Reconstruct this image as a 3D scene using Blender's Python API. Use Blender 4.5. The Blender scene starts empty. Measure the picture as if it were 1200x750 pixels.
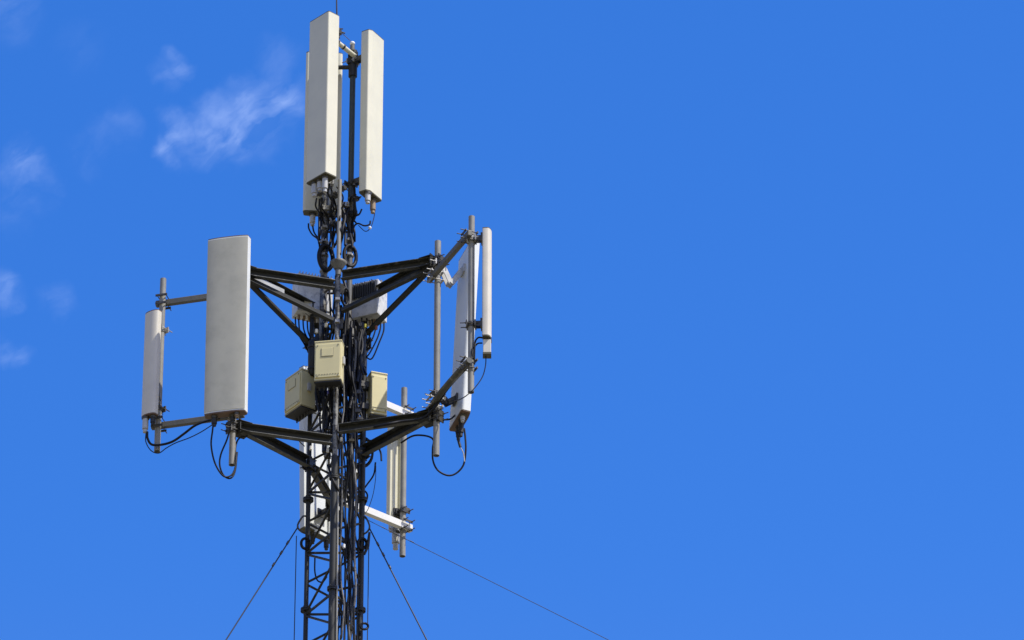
import bpy, math, random
from mathutils import Vector, Matrix

random.seed(7)
SC = bpy.context.scene
COL = SC.collection
R = math.radians

# ---------------------------------------------------------------- camera
F = 6560.0                       # focal length in photo pixels (1200 px wide)
EL = R(30.0)                     # the camera looks up by this much
CAM = Vector((0, 0, 1.7))
FW = Vector((0, math.cos(EL), math.sin(EL)))
UP = Vector((0, -math.sin(EL), math.cos(EL)))
RT = Vector((1, 0, 0))
cam_d = bpy.data.cameras.new('camera')
cam_d.sensor_width = 36.0
cam_d.lens = 36.0 * F / 1200.0
cam_d.clip_start = 0.5
cam_d.clip_end = 9000
cam = bpy.data.objects.new('camera', cam_d)
COL.objects.link(cam)
cam.location = CAM
cam.rotation_euler = (R(90) + EL, 0, 0)
SC.camera = cam

# ---------------------------------------------------------------- light
SUN_EL, SUN_AZ = R(57), R(61)    # azimuth from the tower, measured from the camera's side towards the right
S = Vector((math.sin(SUN_AZ) * math.cos(SUN_EL), -math.cos(SUN_AZ) * math.cos(SUN_EL), math.sin(SUN_EL)))
sd = bpy.data.lights.new('sun', 'SUN')
sd.energy = 3.6
sd.angle = R(0.53)
sd.color = (1.0, 0.95, 0.86)
sun = bpy.data.objects.new('sun', sd)
COL.objects.link(sun)
sun.location = (60, -20, 80)
sun.rotation_euler = S.to_track_quat('Z', 'Y').to_euler()

world = bpy.data.worlds.new('World')
SC.world = world
world.use_nodes = True
wt = world.node_tree
wt.nodes.clear()


def wn(t, **kw):
    n = wt.nodes.new(t)
    for k, v in kw.items():
        setattr(n, k, v)
    return n


def wmath(op, a, b=None, clamp=False):
    n = wn('ShaderNodeMath', operation=op, use_clamp=clamp)
    for i, v in enumerate((a, b)):
        if v is None:
            continue
        if isinstance(v, (int, float)):
            n.inputs[i].default_value = v
        else:
            wt.links.new(v, n.inputs[i])
    return n.outputs[0]


sky = wn('ShaderNodeTexSky', sky_type='NISHITA')
sky.sun_disc = False
sky.sun_elevation = SUN_EL
sky.sun_rotation = math.atan2(S.x, S.y)
sky.altitude = 300
sky.air_density = 1.0
sky.dust_density = 0.8
sky.ozone_density = 3.0
# a polarised, saturated sky: deepen the blue of the upper sky only
hsv = wn('ShaderNodeHueSaturation')
hsv.inputs['Hue'].default_value = 0.5
hsv.inputs['Saturation'].default_value = 1.35
hsv.inputs['Value'].default_value = 1.0
wt.links.new(sky.outputs[0], hsv.inputs['Color'])
tc = wn('ShaderNodeTexCoord')
DIR = tc.outputs['Generated']
tint = wn('ShaderNodeVectorMath', operation='MULTIPLY')
wt.links.new(hsv.outputs[0], tint.inputs[0])
tint.inputs[1].default_value = (0.88, 0.885, 1.22)
low = wn('ShaderNodeHueSaturation')
low.inputs['Saturation'].default_value = 0.12
low.inputs['Value'].default_value = 0.60
wt.links.new(sky.outputs[0], low.inputs['Color'])
sep = wn('ShaderNodeSeparateXYZ')
wt.links.new(DIR, sep.inputs[0])
elev = wn('ShaderNodeMapRange', interpolation_type='SMOOTHSTEP')
elev.inputs['From Min'].default_value = 0.16
elev.inputs['From Max'].default_value = 0.47
wt.links.new(sep.outputs['Z'], elev.inputs['Value'])
warmlow = wn('ShaderNodeVectorMath', operation='MULTIPLY')
wt.links.new(low.outputs[0], warmlow.inputs[0])
warmlow.inputs[1].default_value = (1.12, 0.99, 0.62)  # low sky below the view, warmed to tint the fill on shaded sides
skymix = wn('ShaderNodeMixRGB')
wt.links.new(elev.outputs[0], skymix.inputs[0])
wt.links.new(warmlow.outputs[0], skymix.inputs[1])
wt.links.new(tint.outputs[0], skymix.inputs[2])


def sky_dir(px, py):
    return (FW * F + RT * (px - 600) + UP * (375 - py)).normalized()


# thin clouds: soft patches of sky broken up by noise
warp = wn('ShaderNodeTexNoise')
warp.inputs['Scale'].default_value = 95.0
warp.inputs['Detail'].default_value = 4.0
wt.links.new(DIR, warp.inputs['Vector'])
wsub = wn('ShaderNodeVectorMath', operation='SUBTRACT')
wt.links.new(warp.outputs['Color'], wsub.inputs[0])
wsub.inputs[1].default_value = (0.5, 0.5, 0.5)
wsc = wn('ShaderNodeVectorMath', operation='SCALE')
wt.links.new(wsub.outputs[0], wsc.inputs[0])
wsc.inputs['Scale'].default_value = 0.012
wadd = wn('ShaderNodeVectorMath', operation='ADD')
wt.links.new(DIR, wadd.inputs[0])
wt.links.new(wsc.outputs[0], wadd.inputs[1])
WD = wadd.outputs[0]
total = None
for px, py, rad, k in ((196, 176, 15, .60), (212, 160, 20, .56), (244, 160, 22, .60), (275, 150, 34, .66),
                       (300, 132, 34, .66), (330, 114, 26, .58), (300, 152, 30, .35), (322, 75, 24, .17),
                       (212, 78, 16, .44), (198, 92, 16, .26), (36, 196, 24, .42), (28, 180, 18, .34), (30, 235, 20, .14),
                       (128, 158, 22, .13), (148, 136, 16, .14), (105, 180, 18, .09), (26, 409, 15, .34), (6, 408, 15, .3),
                       (0, 335, 20, .5), (60, 350, 16, .2), (8, 10, 34, .22), (102, 58, 22, .06), (14, 258, 20, .12)):
    dn = wn('ShaderNodeVectorMath', operation='DISTANCE')
    wt.links.new(WD, dn.inputs[0])
    dn.inputs[1].default_value = sky_dir(px, py)
    mr = wn('ShaderNodeMapRange', interpolation_type='SMOOTHSTEP')
    wt.links.new(dn.outputs['Value'], mr.inputs['Value'])
    mr.inputs['From Min'].default_value = 0.0
    mr.inputs['From Max'].default_value = rad * 1.75 / F
    mr.inputs['To Min'].default_value = k
    mr.inputs['To Max'].default_value = 0.0
    total = mr.outputs[0] if total is None else wmath('MAXIMUM', total, mr.outputs[0])
fb = wn('ShaderNodeTexNoise')
fb.inputs['Scale'].default_value = 170.0
fb.inputs['Detail'].default_value = 7.0
fb.inputs['Roughness'].default_value = 0.55
def dotd(vec, k):
    n = wn('ShaderNodeVectorMath', operation='DOT_PRODUCT')
    wt.links.new(WD2, n.inputs[0])
    n.inputs[1].default_value = vec * k
    return n.outputs['Value']


ws2 = wn('ShaderNodeVectorMath', operation='SCALE')
wt.links.new(wsub.outputs[0], ws2.inputs[0])
ws2.inputs['Scale'].default_value = 0.008
wa2 = wn('ShaderNodeVectorMath', operation='ADD')
wt.links.new(DIR, wa2.inputs[0])
wt.links.new(ws2.outputs[0], wa2.inputs[1])
WD2 = wa2.outputs[0]
cx = wn('ShaderNodeCombineXYZ')
wt.links.new(dotd(RT * .80 + UP * .60, .55), cx.inputs[0])
wt.links.new(dotd(UP * .80 - RT * .60, 1.5), cx.inputs[1])
wt.links.new(dotd(FW, 1.0), cx.inputs[2])
wt.links.new(cx.outputs[0], fb.inputs['Vector'])
brk = wn('ShaderNodeMapRange')
wt.links.new(fb.outputs[0], brk.inputs['Value'])
brk.inputs['From Min'].default_value = 0.36
brk.inputs['From Max'].default_value = 0.66
brk.inputs['To Min'].default_value = 0.12
brk.inputs['To Max'].default_value = 1.0
cloud = wmath('MULTIPLY', total, brk.outputs[0], True)
mixc = wn('ShaderNodeMixRGB')
wt.links.new(wmath('MULTIPLY', cloud, 0.35), mixc.inputs[0])
wt.links.new(skymix.outputs[0], mixc.inputs[1])
mixc.inputs[2].default_value = (5.6, 6.6, 8.6, 1)
bg = wn('ShaderNodeBackground')
bg.inputs['Strength'].default_value = 0.14
wt.links.new(mixc.outputs[0], bg.inputs['Color'])
wo = wn('ShaderNodeOutputWorld')
wt.links.new(bg.outputs[0], wo.inputs[0])

SC.view_settings.view_transform = 'Standard'
SC.view_settings.look = 'None'
SC.view_settings.exposure = 0.5
SC.view_settings.gamma = 1.0
SC.view_settings.use_curve_mapping = False


# ---------------------------------------------------------------- where a photo point lies in space
def ray(px, py):
    return FW * F + RT * (px - 600) + UP * (375 - py)


def at_y(px, py, Y):
    d = ray(px, py)
    return CAM + d * ((Y - CAM.y) / d.y)


def at_z(px, py, z):
    d = ray(px, py)
    return CAM + d * ((z - CAM.z) / d.z)


def z_on(P, py):
    """height at which the vertical line through P is seen at image row py"""
    k = (375 - py) / F
    Y = P.y - CAM.y
    den = UP.z - k * FW.z
    return CAM.z + (k * FW.y - UP.y) * Y / den


def on(P, py):
    return Vector((P.x, P.y, z_on(P, py)))


# ---------------------------------------------------------------- mesh builder
def frame_of(d):
    d = d.normalized()
    a = Vector((0, 0, 1)) if abs(d.z) < 0.9 else Vector((0, 1, 0))
    u = d.cross(a).normalized()
    return d, u, u.cross(d).normalized()


class MB:
    def __init__(self):
        self.v, self.f, self.s = [], [], []

    def add(self, vs, fs, smooth=False):
        o = len(self.v)
        self.v += [Vector(p) for p in vs]
        for q in fs:
            self.f.append([i + o for i in q])
            self.s.append(smooth)

    def box(self, c, ax, ay, az, sx, sy, sz):
        ax, ay, az = ax * sx / 2, ay * sy / 2, az * sz / 2
        vs = [c + ax * i + ay * j + az * k for k in (-1, 1) for j in (-1, 1) for i in (-1, 1)]
        self.add(vs, [(0, 2, 3, 1), (4, 5, 7, 6), (0, 1, 5, 4), (2, 6, 7, 3), (0, 4, 6, 2), (1, 3, 7, 5)])
        return self

    def bar(self, p, q, up, w, h):
        """rectangular bar from p to q; w across, h along 'up'"""
        d = (q - p)
        L = d.length
        d = d.normalized()
        side = d.cross(up).normalized()
        u = side.cross(d).normalized()
        return self.box((p + q) / 2, d, side, u, L, w, h)

    def channel(self, p, q, up, w, h, t=0.008, side_sign=1):
        """C profile: a web of height h and two flanges of width w, open towards side*side_sign"""
        d = (q - p)
        L = d.length
        d = d.normalized()
        side = d.cross(up).normalized() * side_sign
        u = side.cross(d).normalized()
        if u.dot(up) < 0:
            u = -u
        c = (p + q) / 2
        self.box(c, d, side, u, L, t, h)
        self.box(c + side * (w / 2 + t / 2 + .0003) + u * (h / 2 - t / 2), d, side, u, L, w, t)
        self.box(c + side * (w / 2 + t / 2 + .0003) - u * (h / 2 - t / 2), d, side, u, L, w, t)
        return self

    def angle(self, p, q, up, w, h, t=0.007, side_sign=1, low=True):
        d = (q - p)
        L = d.length
        d = d.normalized()
        side = d.cross(up).normalized() * side_sign
        u = side.cross(d).normalized()
        if u.dot(up) < 0:
            u = -u
        c = (p + q) / 2
        self.box(c, d, side, u, L, t, h)
        self.box(c + side * (w / 2 + t / 2 + .0003) + u * (h / 2 - t / 2) * (-1 if low else 1), d, side, u, L, w, t)
        return self

    def tube(self, pts, r, n=10, caps=True):
        pts = [Vector(p) for p in pts]
        m = len(pts)
        rs = r if isinstance(r, (list, tuple)) else [r] * m
        d0, u, w = frame_of(pts[1] - pts[0])
        rings = []
        for i, p in enumerate(pts):
            t = (pts[min(i + 1, m - 1)] - pts[max(i - 1, 0)])
            if t.length < 1e-9:
                t = d0
            t = t.normalized()
            u = (u - t * u.dot(t)).normalized()
            w = t.cross(u)
            rings.append([p + (u * math.cos(2 * math.pi * k / n) + w * math.sin(2 * math.pi * k / n)) * rs[i] for k in range(n)])
        vs = [v for g in rings for v in g]
        fs = [(i * n + k, i * n + (k + 1) % n, (i + 1) * n + (k + 1) % n, (i + 1) * n + k) for i in range(m - 1) for k in range(n)]
        self.add(vs, fs, True)
        if caps:
            self.add(rings[0], [tuple(reversed(range(n)))])
            self.add(rings[-1], [tuple(range(n))])
        return self

    def pipe(self, p, q, r, t=0.005, n=14):
        """hollow pipe: outer wall, open mouth and inner wall at both ends"""
        self.tube([p, q], r, n, False)
        d = (q - p).normalized()
        dd, u, w = frame_of(d)
        for end, sgn in ((p, 1), (q, -1)):
            ro = [end + (u * math.cos(2 * math.pi * k / n) + w * math.sin(2 * math.pi * k / n)) * r for k in range(n)]
            ri = [end + (u * math.cos(2 * math.pi * k / n) + w * math.sin(2 * math.pi * k / n)) * (r - t) for k in range(n)]
            rd = [x + d * sgn * 0.12 for x in ri]
            self.add(ro + ri, [(k, (k + 1) % n, n + (k + 1) % n, n + k) for k in range(n)])
            self.add(ri + rd, [(k, (k + 1) % n, n + (k + 1) % n, n + k) for k in range(n)], True)
            self.add(rd, [tuple(range(n))])
        return self

    def prism(self, c, ax, ay, az, prof, h, smooth=False, cap=True):
        """profile (x, y) swept along az by h from c"""
        n = len(prof)
        b = [c + ax * x + ay * y for x, y in prof]
        t = [p + az * h for p in b]
        self.add(b + t, [(k, (k + 1) % n, n + (k + 1) % n, n + k) for k in range(n)], smooth)
        if cap:
            self.add(b, [tuple(reversed(range(n)))])
            self.add(t, [tuple(range(n))])
        return self

    def ball(self, c, r, n=10, m=6, sz=1.0):
        vs, fs = [], []
        for j in range(1, m):
            a = math.pi * j / m
            for k in range(n):
                b = 2 * math.pi * k / n
                vs.append(c + Vector((math.sin(a) * math.cos(b), math.sin(a) * math.sin(b), math.cos(a) * sz)) * r)
        top, bot = len(vs), len(vs) + 1
        vs += [c + Vector((0, 0, r * sz)), c - Vector((0, 0, r * sz))]
        for j in range(m - 2):
            for k in range(n):
                fs.append((j * n + k, (j + 1) * n + k, (j + 1) * n + (k + 1) % n, j * n + (k + 1) % n))
        for k in range(n):
            fs.append((top, k, (k + 1) % n))
            fs.append((bot, (m - 2) * n + (k + 1) % n, (m - 2) * n + k))
        self.add(vs, fs, True)
        return self

    def build(self, name, mat, parent=None, bevel=0.0):
        off = parent.matrix_world.translation.copy() if False else WLOC.get(parent.name if parent else None, Vector((0, 0, 0)))
        me = bpy.data.meshes.new(name)
        me.from_pydata([tuple(v - off) for v in self.v], [], self.f)
        me.polygons.foreach_set('use_smooth', self.s)
        me.materials.append(mat)
        me.update()
        o = bpy.data.objects.new(name, me)
        COL.objects.link(o)
        if parent:
            o.parent = parent
        WLOC[o.name] = off
        if bevel:
            m = o.modifiers.new('bevel', 'BEVEL')
            m.width = bevel
            m.segments = 2
            m.limit_method = 'ANGLE'
            m.angle_limit = R(40)
            m.harden_normals = False
        return o


WLOC = {}


def tag(o, label=None, cat=None, group=None, kind=None):
    for k, v in (('label', label), ('category', cat), ('group', group), ('kind', kind)):
        if v:
            o[k] = v
    return o


def thing(name, label, cat, loc, group=None):
    o = bpy.data.objects.new(name, None)
    o.empty_display_size = 0.2
    COL.objects.link(o)
    o.location = loc
    WLOC[o.name] = Vector(loc)
    return tag(o, label, cat, group)


def solo(name, mb, mat, label, cat, group=None, bevel=0.0):
    """a thing that is one mesh; its origin sits on its lowest vertex"""
    low = min(mb.v, key=lambda v: v.z).copy()
    e = bpy.data.objects.new('tmp', None)
    WLOC['tmp_low'] = low
    bpy.data.objects.remove(e)
    me = bpy.data.meshes.new(name)
    me.from_pydata([tuple(v - low) for v in mb.v], [], mb.f)
    me.polygons.foreach_set('use_smooth', mb.s)
    me.materials.append(mat)
    o = bpy.data.objects.new(name, me)
    COL.objects.link(o)
    o.location = low
    WLOC[o.name] = low
    if bevel:
        m = o.modifiers.new('bevel', 'BEVEL')
        m.width = bevel
        m.segments = 2
        m.limit_method = 'ANGLE'
    return tag(o, label, cat, group)


def spline(pts, k=8):
    P = [Vector(p) for p in pts]
    P = [P[0] * 2 - P[1]] + P + [P[-1] * 2 - P[-2]]
    out = []
    for i in range(1, len(P) - 2):
        a, b, c, d = P[i - 1], P[i], P[i + 1], P[i + 2]
        for j in range(k):
            t = j / k
            out.append(0.5 * ((2 * b) + (c - a) * t + (2 * a - 5 * b + 4 * c - d) * t * t + (3 * b - a - 3 * c + d) * t ** 3))
    out.append(P[-2])
    return out


# ---------------------------------------------------------------- materials
def mat(name, base, rough=0.5, metal=0.0, var=0.25, scale=6.0, second=None, second_at=(0.55, 0.7), streak=False, bump=0.0, stretch=(1, 1, 1), spec=0.5):
    m = bpy.data.materials.new(name)
    m.use_nodes = True
    nt = m.node_tree
    b = nt.nodes['Principled BSDF']
    b.inputs['Metallic'].default_value = metal
    b.inputs['Specular IOR Level'].default_value = spec
    t = nt.nodes.new('ShaderNodeTexCoord')
    mp = nt.nodes.new('ShaderNodeMapping')
    mp.inputs['Scale'].default_value = stretch
    nt.links.new(t.outputs['Object'], mp.inputs['Vector'])
    n = nt.nodes.new('ShaderNodeTexNoise')
    n.inputs['Scale'].default_value = scale
    n.inputs['Detail'].default_value = 6
    n.inputs['Roughness'].default_value = 0.62
    nt.links.new(mp.outputs[0], n.inputs['Vector'])
    cr = nt.nodes.new('ShaderNodeMapRange')
    nt.links.new(n.outputs[0], cr.inputs['Value'])
    cr.inputs['From Min'].default_value = 0.3
    cr.inputs['From Max'].default_value = 0.7
    cr.inputs['To Min'].default_value = 1 - var
    cr.inputs['To Max'].default_value = 1 + var
    mul = nt.nodes.new('ShaderNodeVectorMath')
    mul.operation = 'SCALE'
    mul.inputs[0].default_value = base
    nt.links.new(cr.outputs[0], mul.inputs['Scale'])
    colour = mul.outputs[0]
    if second:
        n2 = nt.nodes.new('ShaderNodeTexNoise')
        n2.inputs['Scale'].default_value = scale * 1.7
        n2.inputs['Detail'].default_value = 8
        n2.inputs['Roughness'].default_value = 0.7
        mp2 = nt.nodes.new('ShaderNodeMapping')
        mp2.inputs['Scale'].default_value = (1, 1, 0.18) if streak else stretch
        mp2.inputs['Location'].default_value = (3.1, 7.7, 1.3)
        nt.links.new(t.outputs['Object'], mp2.inputs['Vector'])
        nt.links.new(mp2.outputs[0], n2.inputs['Vector'])
        r2 = nt.nodes.new('ShaderNodeMapRange')
        nt.links.new(n2.outputs[0], r2.inputs['Value'])
        r2.inputs['From Min'].default_value = second_at[0]
        r2.inputs['From Max'].default_value = second_at[1]
        mx = nt.nodes.new('ShaderNodeMixRGB')
        nt.links.new(r2.outputs[0], mx.inputs[0])
        nt.links.new(colour, mx.inputs[1])
        mx.inputs[2].default_value = (*second, 1)
        colour = mx.outputs[0]
    nt.links.new(colour, b.inputs['Base Color'])
    rr = nt.nodes.new('ShaderNodeMapRange')
    nt.links.new(n.outputs[0], rr.inputs['Value'])
    rr.inputs['To Min'].default_value = max(0.05, rough - 0.12)
    rr.inputs['To Max'].default_value = min(1, rough + 0.12)
    nt.links.new(rr.outputs[0], b.inputs['Roughness'])
    if bump:
        bp = nt.nodes.new('ShaderNodeBump')
        bp.inputs['Strength'].default_value = bump
        bp.inputs['Distance'].default_value = 0.01
        nt.links.new(n.outputs[0], bp.inputs['Height'])
        nt.links.new(bp.outputs[0], b.inputs['Normal'])
    return m


M = {
    'cream': mat('cream_fibreglass', (.73, .70, .54), .45, var=.05, scale=3, second=(.56, .55, .46), second_at=(.62, .85), streak=True),
    'cream_b': mat('pale_fibreglass', (.73, .70, .53), .42, var=.05, scale=3, second=(.60, .58, .50), second_at=(.6, .85), streak=True),
    'grey_panel': mat('shaded_mottled_fibreglass', (.49, .475, .385), .6, var=.07, scale=2.6, second=(.41, .40, .32), second_at=(.5, .75), bump=.05),
    'white_panel': mat('white_fibreglass', (.74, .76, .73), .45, var=.06, scale=3, second=(.55, .56, .52), second_at=(.6, .85), streak=True),
    'beige_panel': mat('beige_fibreglass', (.71, .66, .55), .5, var=.06, scale=4, second=(.55, .5, .44), second_at=(.62, .85), streak=True),
    'cap': mat('shaded_olive_cap', (.10, .09, .05), .6, var=.2, scale=8),  # shade under the panels put into the cap colours, top caps too
    'brown_cap': mat('shaded_brown_cap', (.16, .10, .065), .6, var=.3, scale=9),
    'box': mat('cream_box_paint', (.72, .64, .34), .5, var=.05, scale=5, second=(.42, .38, .27), second_at=(.64, .82), streak=True),
    'box_dark': mat('box_seam', (.30, .28, .19), .6, var=.15, scale=9),
    'rru': mat('grey_cast_aluminium', (.66, .66, .63), .55, var=.12, scale=9, second=(.34, .35, .35), second_at=(.5, .68), bump=.1),
    'fin': mat('dark_cooling_fins', (.035, .037, .04), .55, var=.2, scale=9),
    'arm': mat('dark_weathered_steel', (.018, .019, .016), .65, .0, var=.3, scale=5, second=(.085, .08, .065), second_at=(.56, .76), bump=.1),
    'arm_edge': mat('lit_flange_steel', (.075, .075, .062), .5, .1, var=.3, scale=6, second=(.25, .24, .2), second_at=(.55, .7)),  # lit flange edges painted in as paler steel; lower right beam shares it
    'arm_sunlit': mat('sunlit_arm_steel', (.46, .46, .43), .5, .2, var=.2, scale=5, second=(.2, .2, .18), second_at=(.58, .75)),
    'beam': mat('shaded_galvanised_steel', (.14, .135, .11), .55, .1, var=.2, scale=5, second=(.11, .10, .08), second_at=(.50, .68)),  # darker copy of the beam steel, shade put into the colour
    'white_beam': mat('sunlit_galvanised_steel', (.80, .79, .75), .5, 0, var=.06, scale=5, second=(.5, .5, .46), second_at=(.64, .8)),  # paler copy of the beam steel, sunlight put into the colour
    'pole': mat('galvanised_pole', (.27, .262, .23), .55, 0, var=.14, scale=8, second=(.30, .27, .23), second_at=(.62, .8), streak=True),
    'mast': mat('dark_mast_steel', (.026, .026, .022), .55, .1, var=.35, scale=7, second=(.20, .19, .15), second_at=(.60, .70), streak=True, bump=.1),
    'pole_dirty': mat('blotched_pipe', (.24, .235, .21), .5, .1, var=.3, scale=8, second=(.04, .035, .03), second_at=(.46, .54), bump=.1),
    'mast_grey': mat('grey_mast_steel', (.16, .155, .135), .55, .15, var=.3, scale=7, second=(.05, .045, .04), second_at=(.50, .64), streak=True, bump=.1),
    'dark_pipe': mat('dark_painted_pipe', (.05, .065, .07), .5, .2, var=.2, scale=6),
    'clamp': mat('clamp_steel', (.085, .08, .07), .5, .3, var=.35, scale=20),
    'bolt': mat('bright_bolt_steel', (.42, .41, .38), .45, .4, var=.15, scale=30),
    'cable': mat('black_cable_jacket', (.012, .012, .014), .55, spec=.25, var=.3, scale=20),
    'cable_grey': mat('grey_cable_jacket', (.13, .125, .115), .55, var=.3, scale=14, second=(.05, .05, .05), second_at=(.5, .6)),
    'connector': mat('grey_connector_housing', (.52, .51, .47), .45, .1, var=.12, scale=14),
    'brass': mat('tape_wrapped_connector', (.30, .22, .14), .6, .1, var=.3, scale=25),
    'black': mat('rubber_and_shade_black', (.025, .025, .024), .6, var=.2, scale=20),
    'wire': mat('guy_wire_steel', (.03, .03, .032), .55, .2, var=.2, scale=20),
    'tape_y': mat('yellow_tape', (.55, .50, .06), .5, var=.1, scale=20),
    'tape_r': mat('rust_brown_tape', (.30, .10, .05), .5, var=.2, scale=20),
    'tape_w': mat('white_tag', (.78, .78, .75), .5, var=.05, scale=20),
    'tape_b': mat('blue_violet_tape', (.10, .10, .38), .5, var=.1, scale=20),
    'concrete': mat('footing_concrete', (.34, .33, .31), .9, var=.15, scale=3),
}


# ---------------------------------------------------------------- ground (far below the frame)
g = bpy.data.materials.new('dry_grass_and_soil')
g.use_nodes = True
gn = g.node_tree
gb = gn.nodes['Principled BSDF']
gb.inputs['Roughness'].default_value = 0.95
gt = gn.nodes.new('ShaderNodeTexCoord')
ga = gn.nodes.new('ShaderNodeTexNoise')
ga.inputs['Scale'].default_value = 0.06
ga.inputs['Detail'].default_value = 10
gn.links.new(gt.outputs['Object'], ga.inputs['Vector'])
gr = gn.nodes.new('ShaderNodeValToRGB')
gr.color_ramp.elements[0].position = 0.38
gr.color_ramp.elements[0].color = (.11, .10, .055, 1)
gr.color_ramp.elements[1].position = 0.62
gr.color_ramp.elements[1].color = (.21, .18, .12, 1)
gn.links.new(ga.outputs[0], gr.inputs[0])
gn.links.new(gr.outputs[0], gb.inputs['Base Color'])
mb = MB()
NG, SZ = 48, 4000.0
vs, fs = [], []
for j in range(NG + 1):
    for i in range(NG + 1):
        x = (i / NG * 2 - 1)
        y = (j / NG * 2 - 1)
        x, y = x * abs(x) * SZ, y * abs(y) * SZ
        d = math.hypot(x, y - 56)
        hgt = 0 if d < 90 else min(1, (d - 90) / 500) * 6 * math.sin(x * .004) * math.cos(y * .0033)
        vs.append(Vector((x, y, hgt)))
for j in range(NG):
    for i in range(NG):
        a = j * (NG + 1) + i
        fs.append((a, a + 1, a + NG + 2, a + NG + 1))
mb.add(vs, fs, True)
tag(mb.build('ground', g), kind='structure')

# ---------------------------------------------------------------- plan of the mast
FL = at_y(389.5, 700, 56.0)                        # front leg
SIDE = 0.61
LL = Vector((FL.x - SIDE / 2 - .01, FL.y + SIDE * .866, 0))
RL = Vector((FL.x + SIDE / 2 - .005, FL.y + SIDE * .866, 0))
CEN = Vector((FL.x, FL.y + SIDE * .577, 0))
zA_lo, zA_hi = z_on(FL, 518), z_on(FL, 336)
zB_lo, zB_hi = z_on(FL, 505), z_on(FL, 325)
Z_TOP = z_on(FL, 320)


def P3(P, z):
    return Vector((P.x, P.y, z))


mast = thing('lattice_mast', 'dark three-legged steel lattice mast carrying all the antennas', 'lattice mast', P3(CEN, 0))
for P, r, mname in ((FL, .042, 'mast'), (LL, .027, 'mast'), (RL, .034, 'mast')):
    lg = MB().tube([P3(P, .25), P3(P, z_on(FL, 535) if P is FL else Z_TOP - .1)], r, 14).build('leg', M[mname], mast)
    if P is FL:
        MB().tube([P3(P, z_on(FL, 534.5)), P3(P, Z_TOP)], .028, 12).build('upper_tube', M['pole_dirty'], lg)
# pale conduit strip beside the front leg, flange collars on the legs
for P in (FL, LL, RL):
    for py in (690, 560, 430):
        b = MB()
        z = z_on(FL, py)
        b.tube([P3(P, z - .02), P3(P, z - .003)], .062, 14)
        b.tube([P3(P, z + .003), P3(P, z + .02)], .062, 14)
        for k in range(6):
            a = k * math.pi / 3
            c = P3(P, z) + Vector((math.cos(a), math.sin(a), 0)) * .05
            b.tube([c - Vector((0, 0, .035)), c + Vector((0, 0, .035))], .006, 6)
        b.build('flange_collar', M['mast'], mast)
MB().prism(P3(CEN, 0), Vector((1, 0, 0)), Vector((0, 1, 0)), Vector((0, 0, 1)),
           [(-.9, -.9), (.9, -.9), (.9, .9), (-.9, .9)], .26).build('footing', M['concrete'], mast, .02)
# bracing: horizontals every bay, K diagonals between
z_ref = z_on(LL, 720)
BAY = (z_on(LL, 648) - z_ref)
faces = ((LL, FL), (FL, RL), (RL, LL))
lowmesh = MB()
k = -36
while True:
    z0 = z_ref + k * BAY
    k += 1
    if z0 > Z_TOP - .3:
        break
    if z0 < .5:
        continue
    vis = z0 > z_on(FL, 860)
    for fi, (A, B) in enumerate(faces):
        n = ((A + B) / 2 - CEN)
        n.z = 0
        n.normalize()
        prt = MB() if vis else lowmesh
        prt.bar(P3(A, z0), P3(B, z0), n, .022, .022)
        if vis:
            prt.build('cross_bar', M['mast'], mast)
        z1 = min(z0 + BAY, Z_TOP - .12)
        zm = (z0 + z1) / 2
        rad = .0145
        # K pattern meeting on the second leg
        for za, zb in ((z0 + .02, zm - .01), (z1 - .02, zm + .01)):
            prt = MB() if vis else lowmesh
            prt.tube([P3(A, za), P3(B, zb)], rad, 8)
            if vis:
                prt.build('diagonal_brace', M['mast'], mast)
lowmesh.build('lower_bracing', M['mast'], mast)
# gusset plates where the arms land
for P in (FL, LL, RL):
    for z in (zA_hi if P is not RL else zB_hi, zA_hi - .47, zA_lo if P is not RL else zB_lo):
        n = (P - CEN)
        n.z = 0
        n.normalize()
        s = Vector((-n.y, n.x, 0))
        b = MB()
        if P is FL:
            b.box(P3(P, z) - n * .045, s, n, Vector((0, 0, 1)), .13, .012, .13)
            b.build('gusset_plate', M['clamp'], mast)
            continue
        b.box(P3(P, z) + n * .045, s, n, Vector((0, 0, 1)), .15, .012, .15)
        b.box(P3(P, z) - n * .045, s, n, Vector((0, 0, 1)), .13, .012, .13)
        for i in (-1, 1):
            for j in (-1, 1):
                c = P3(P, z) + s * .052 * i + Vector((0, 0, .052 * j))
                b.tube([c - n * .07, c + n * .085], .007, 6)
        b.build('gusset_plate', M['clamp'], mast)

# upper pole cluster
UPF = FL.copy()
UPL = Vector((at_y(380.5, 270, FL.y + .27).x, FL.y + .27, 0))
UPR = Vector((at_y(411.5, 200, FL.y + .27).x, FL.y + .27, 0))
cl = thing('pole_cluster', 'three slim upright pipes rising from the mast head to the topmost panels', 'pole cluster', P3(CEN, z_on(FL, 430)))
MB().pipe(on(UPF, 420), on(UPF, 211), .024).build('pipe', M['pole'], cl)
MB().pipe(on(UPL, 440), on(UPL, 60), .042).build('pipe', M['pole_dirty'], cl)
MB().pipe(on(UPR, 440), on(UPR, 232), .036).build('pipe', M['mast_grey'], cl)
MB().pipe(on(UPR, 231), on(UPR, 64), .034).build('pipe', M['dark_pipe'], cl)
# ties between the pipes
for py in (240, 258, 330, 372, 405):
    z = z_on(UPF, py)
    for A, B in ((UPF, UPL), (UPF, UPR), (UPL, UPR)):
        MB().tube([P3(A, z), P3(B, z)], .014, 8).build('tie_bar', M['clamp'], cl)
zt = z_on(UPR, 79)
MB().tube([P3(UPR, zt), P3(UPL, zt)], .026, 12).build('tie_bar', M['black'], cl)
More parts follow.
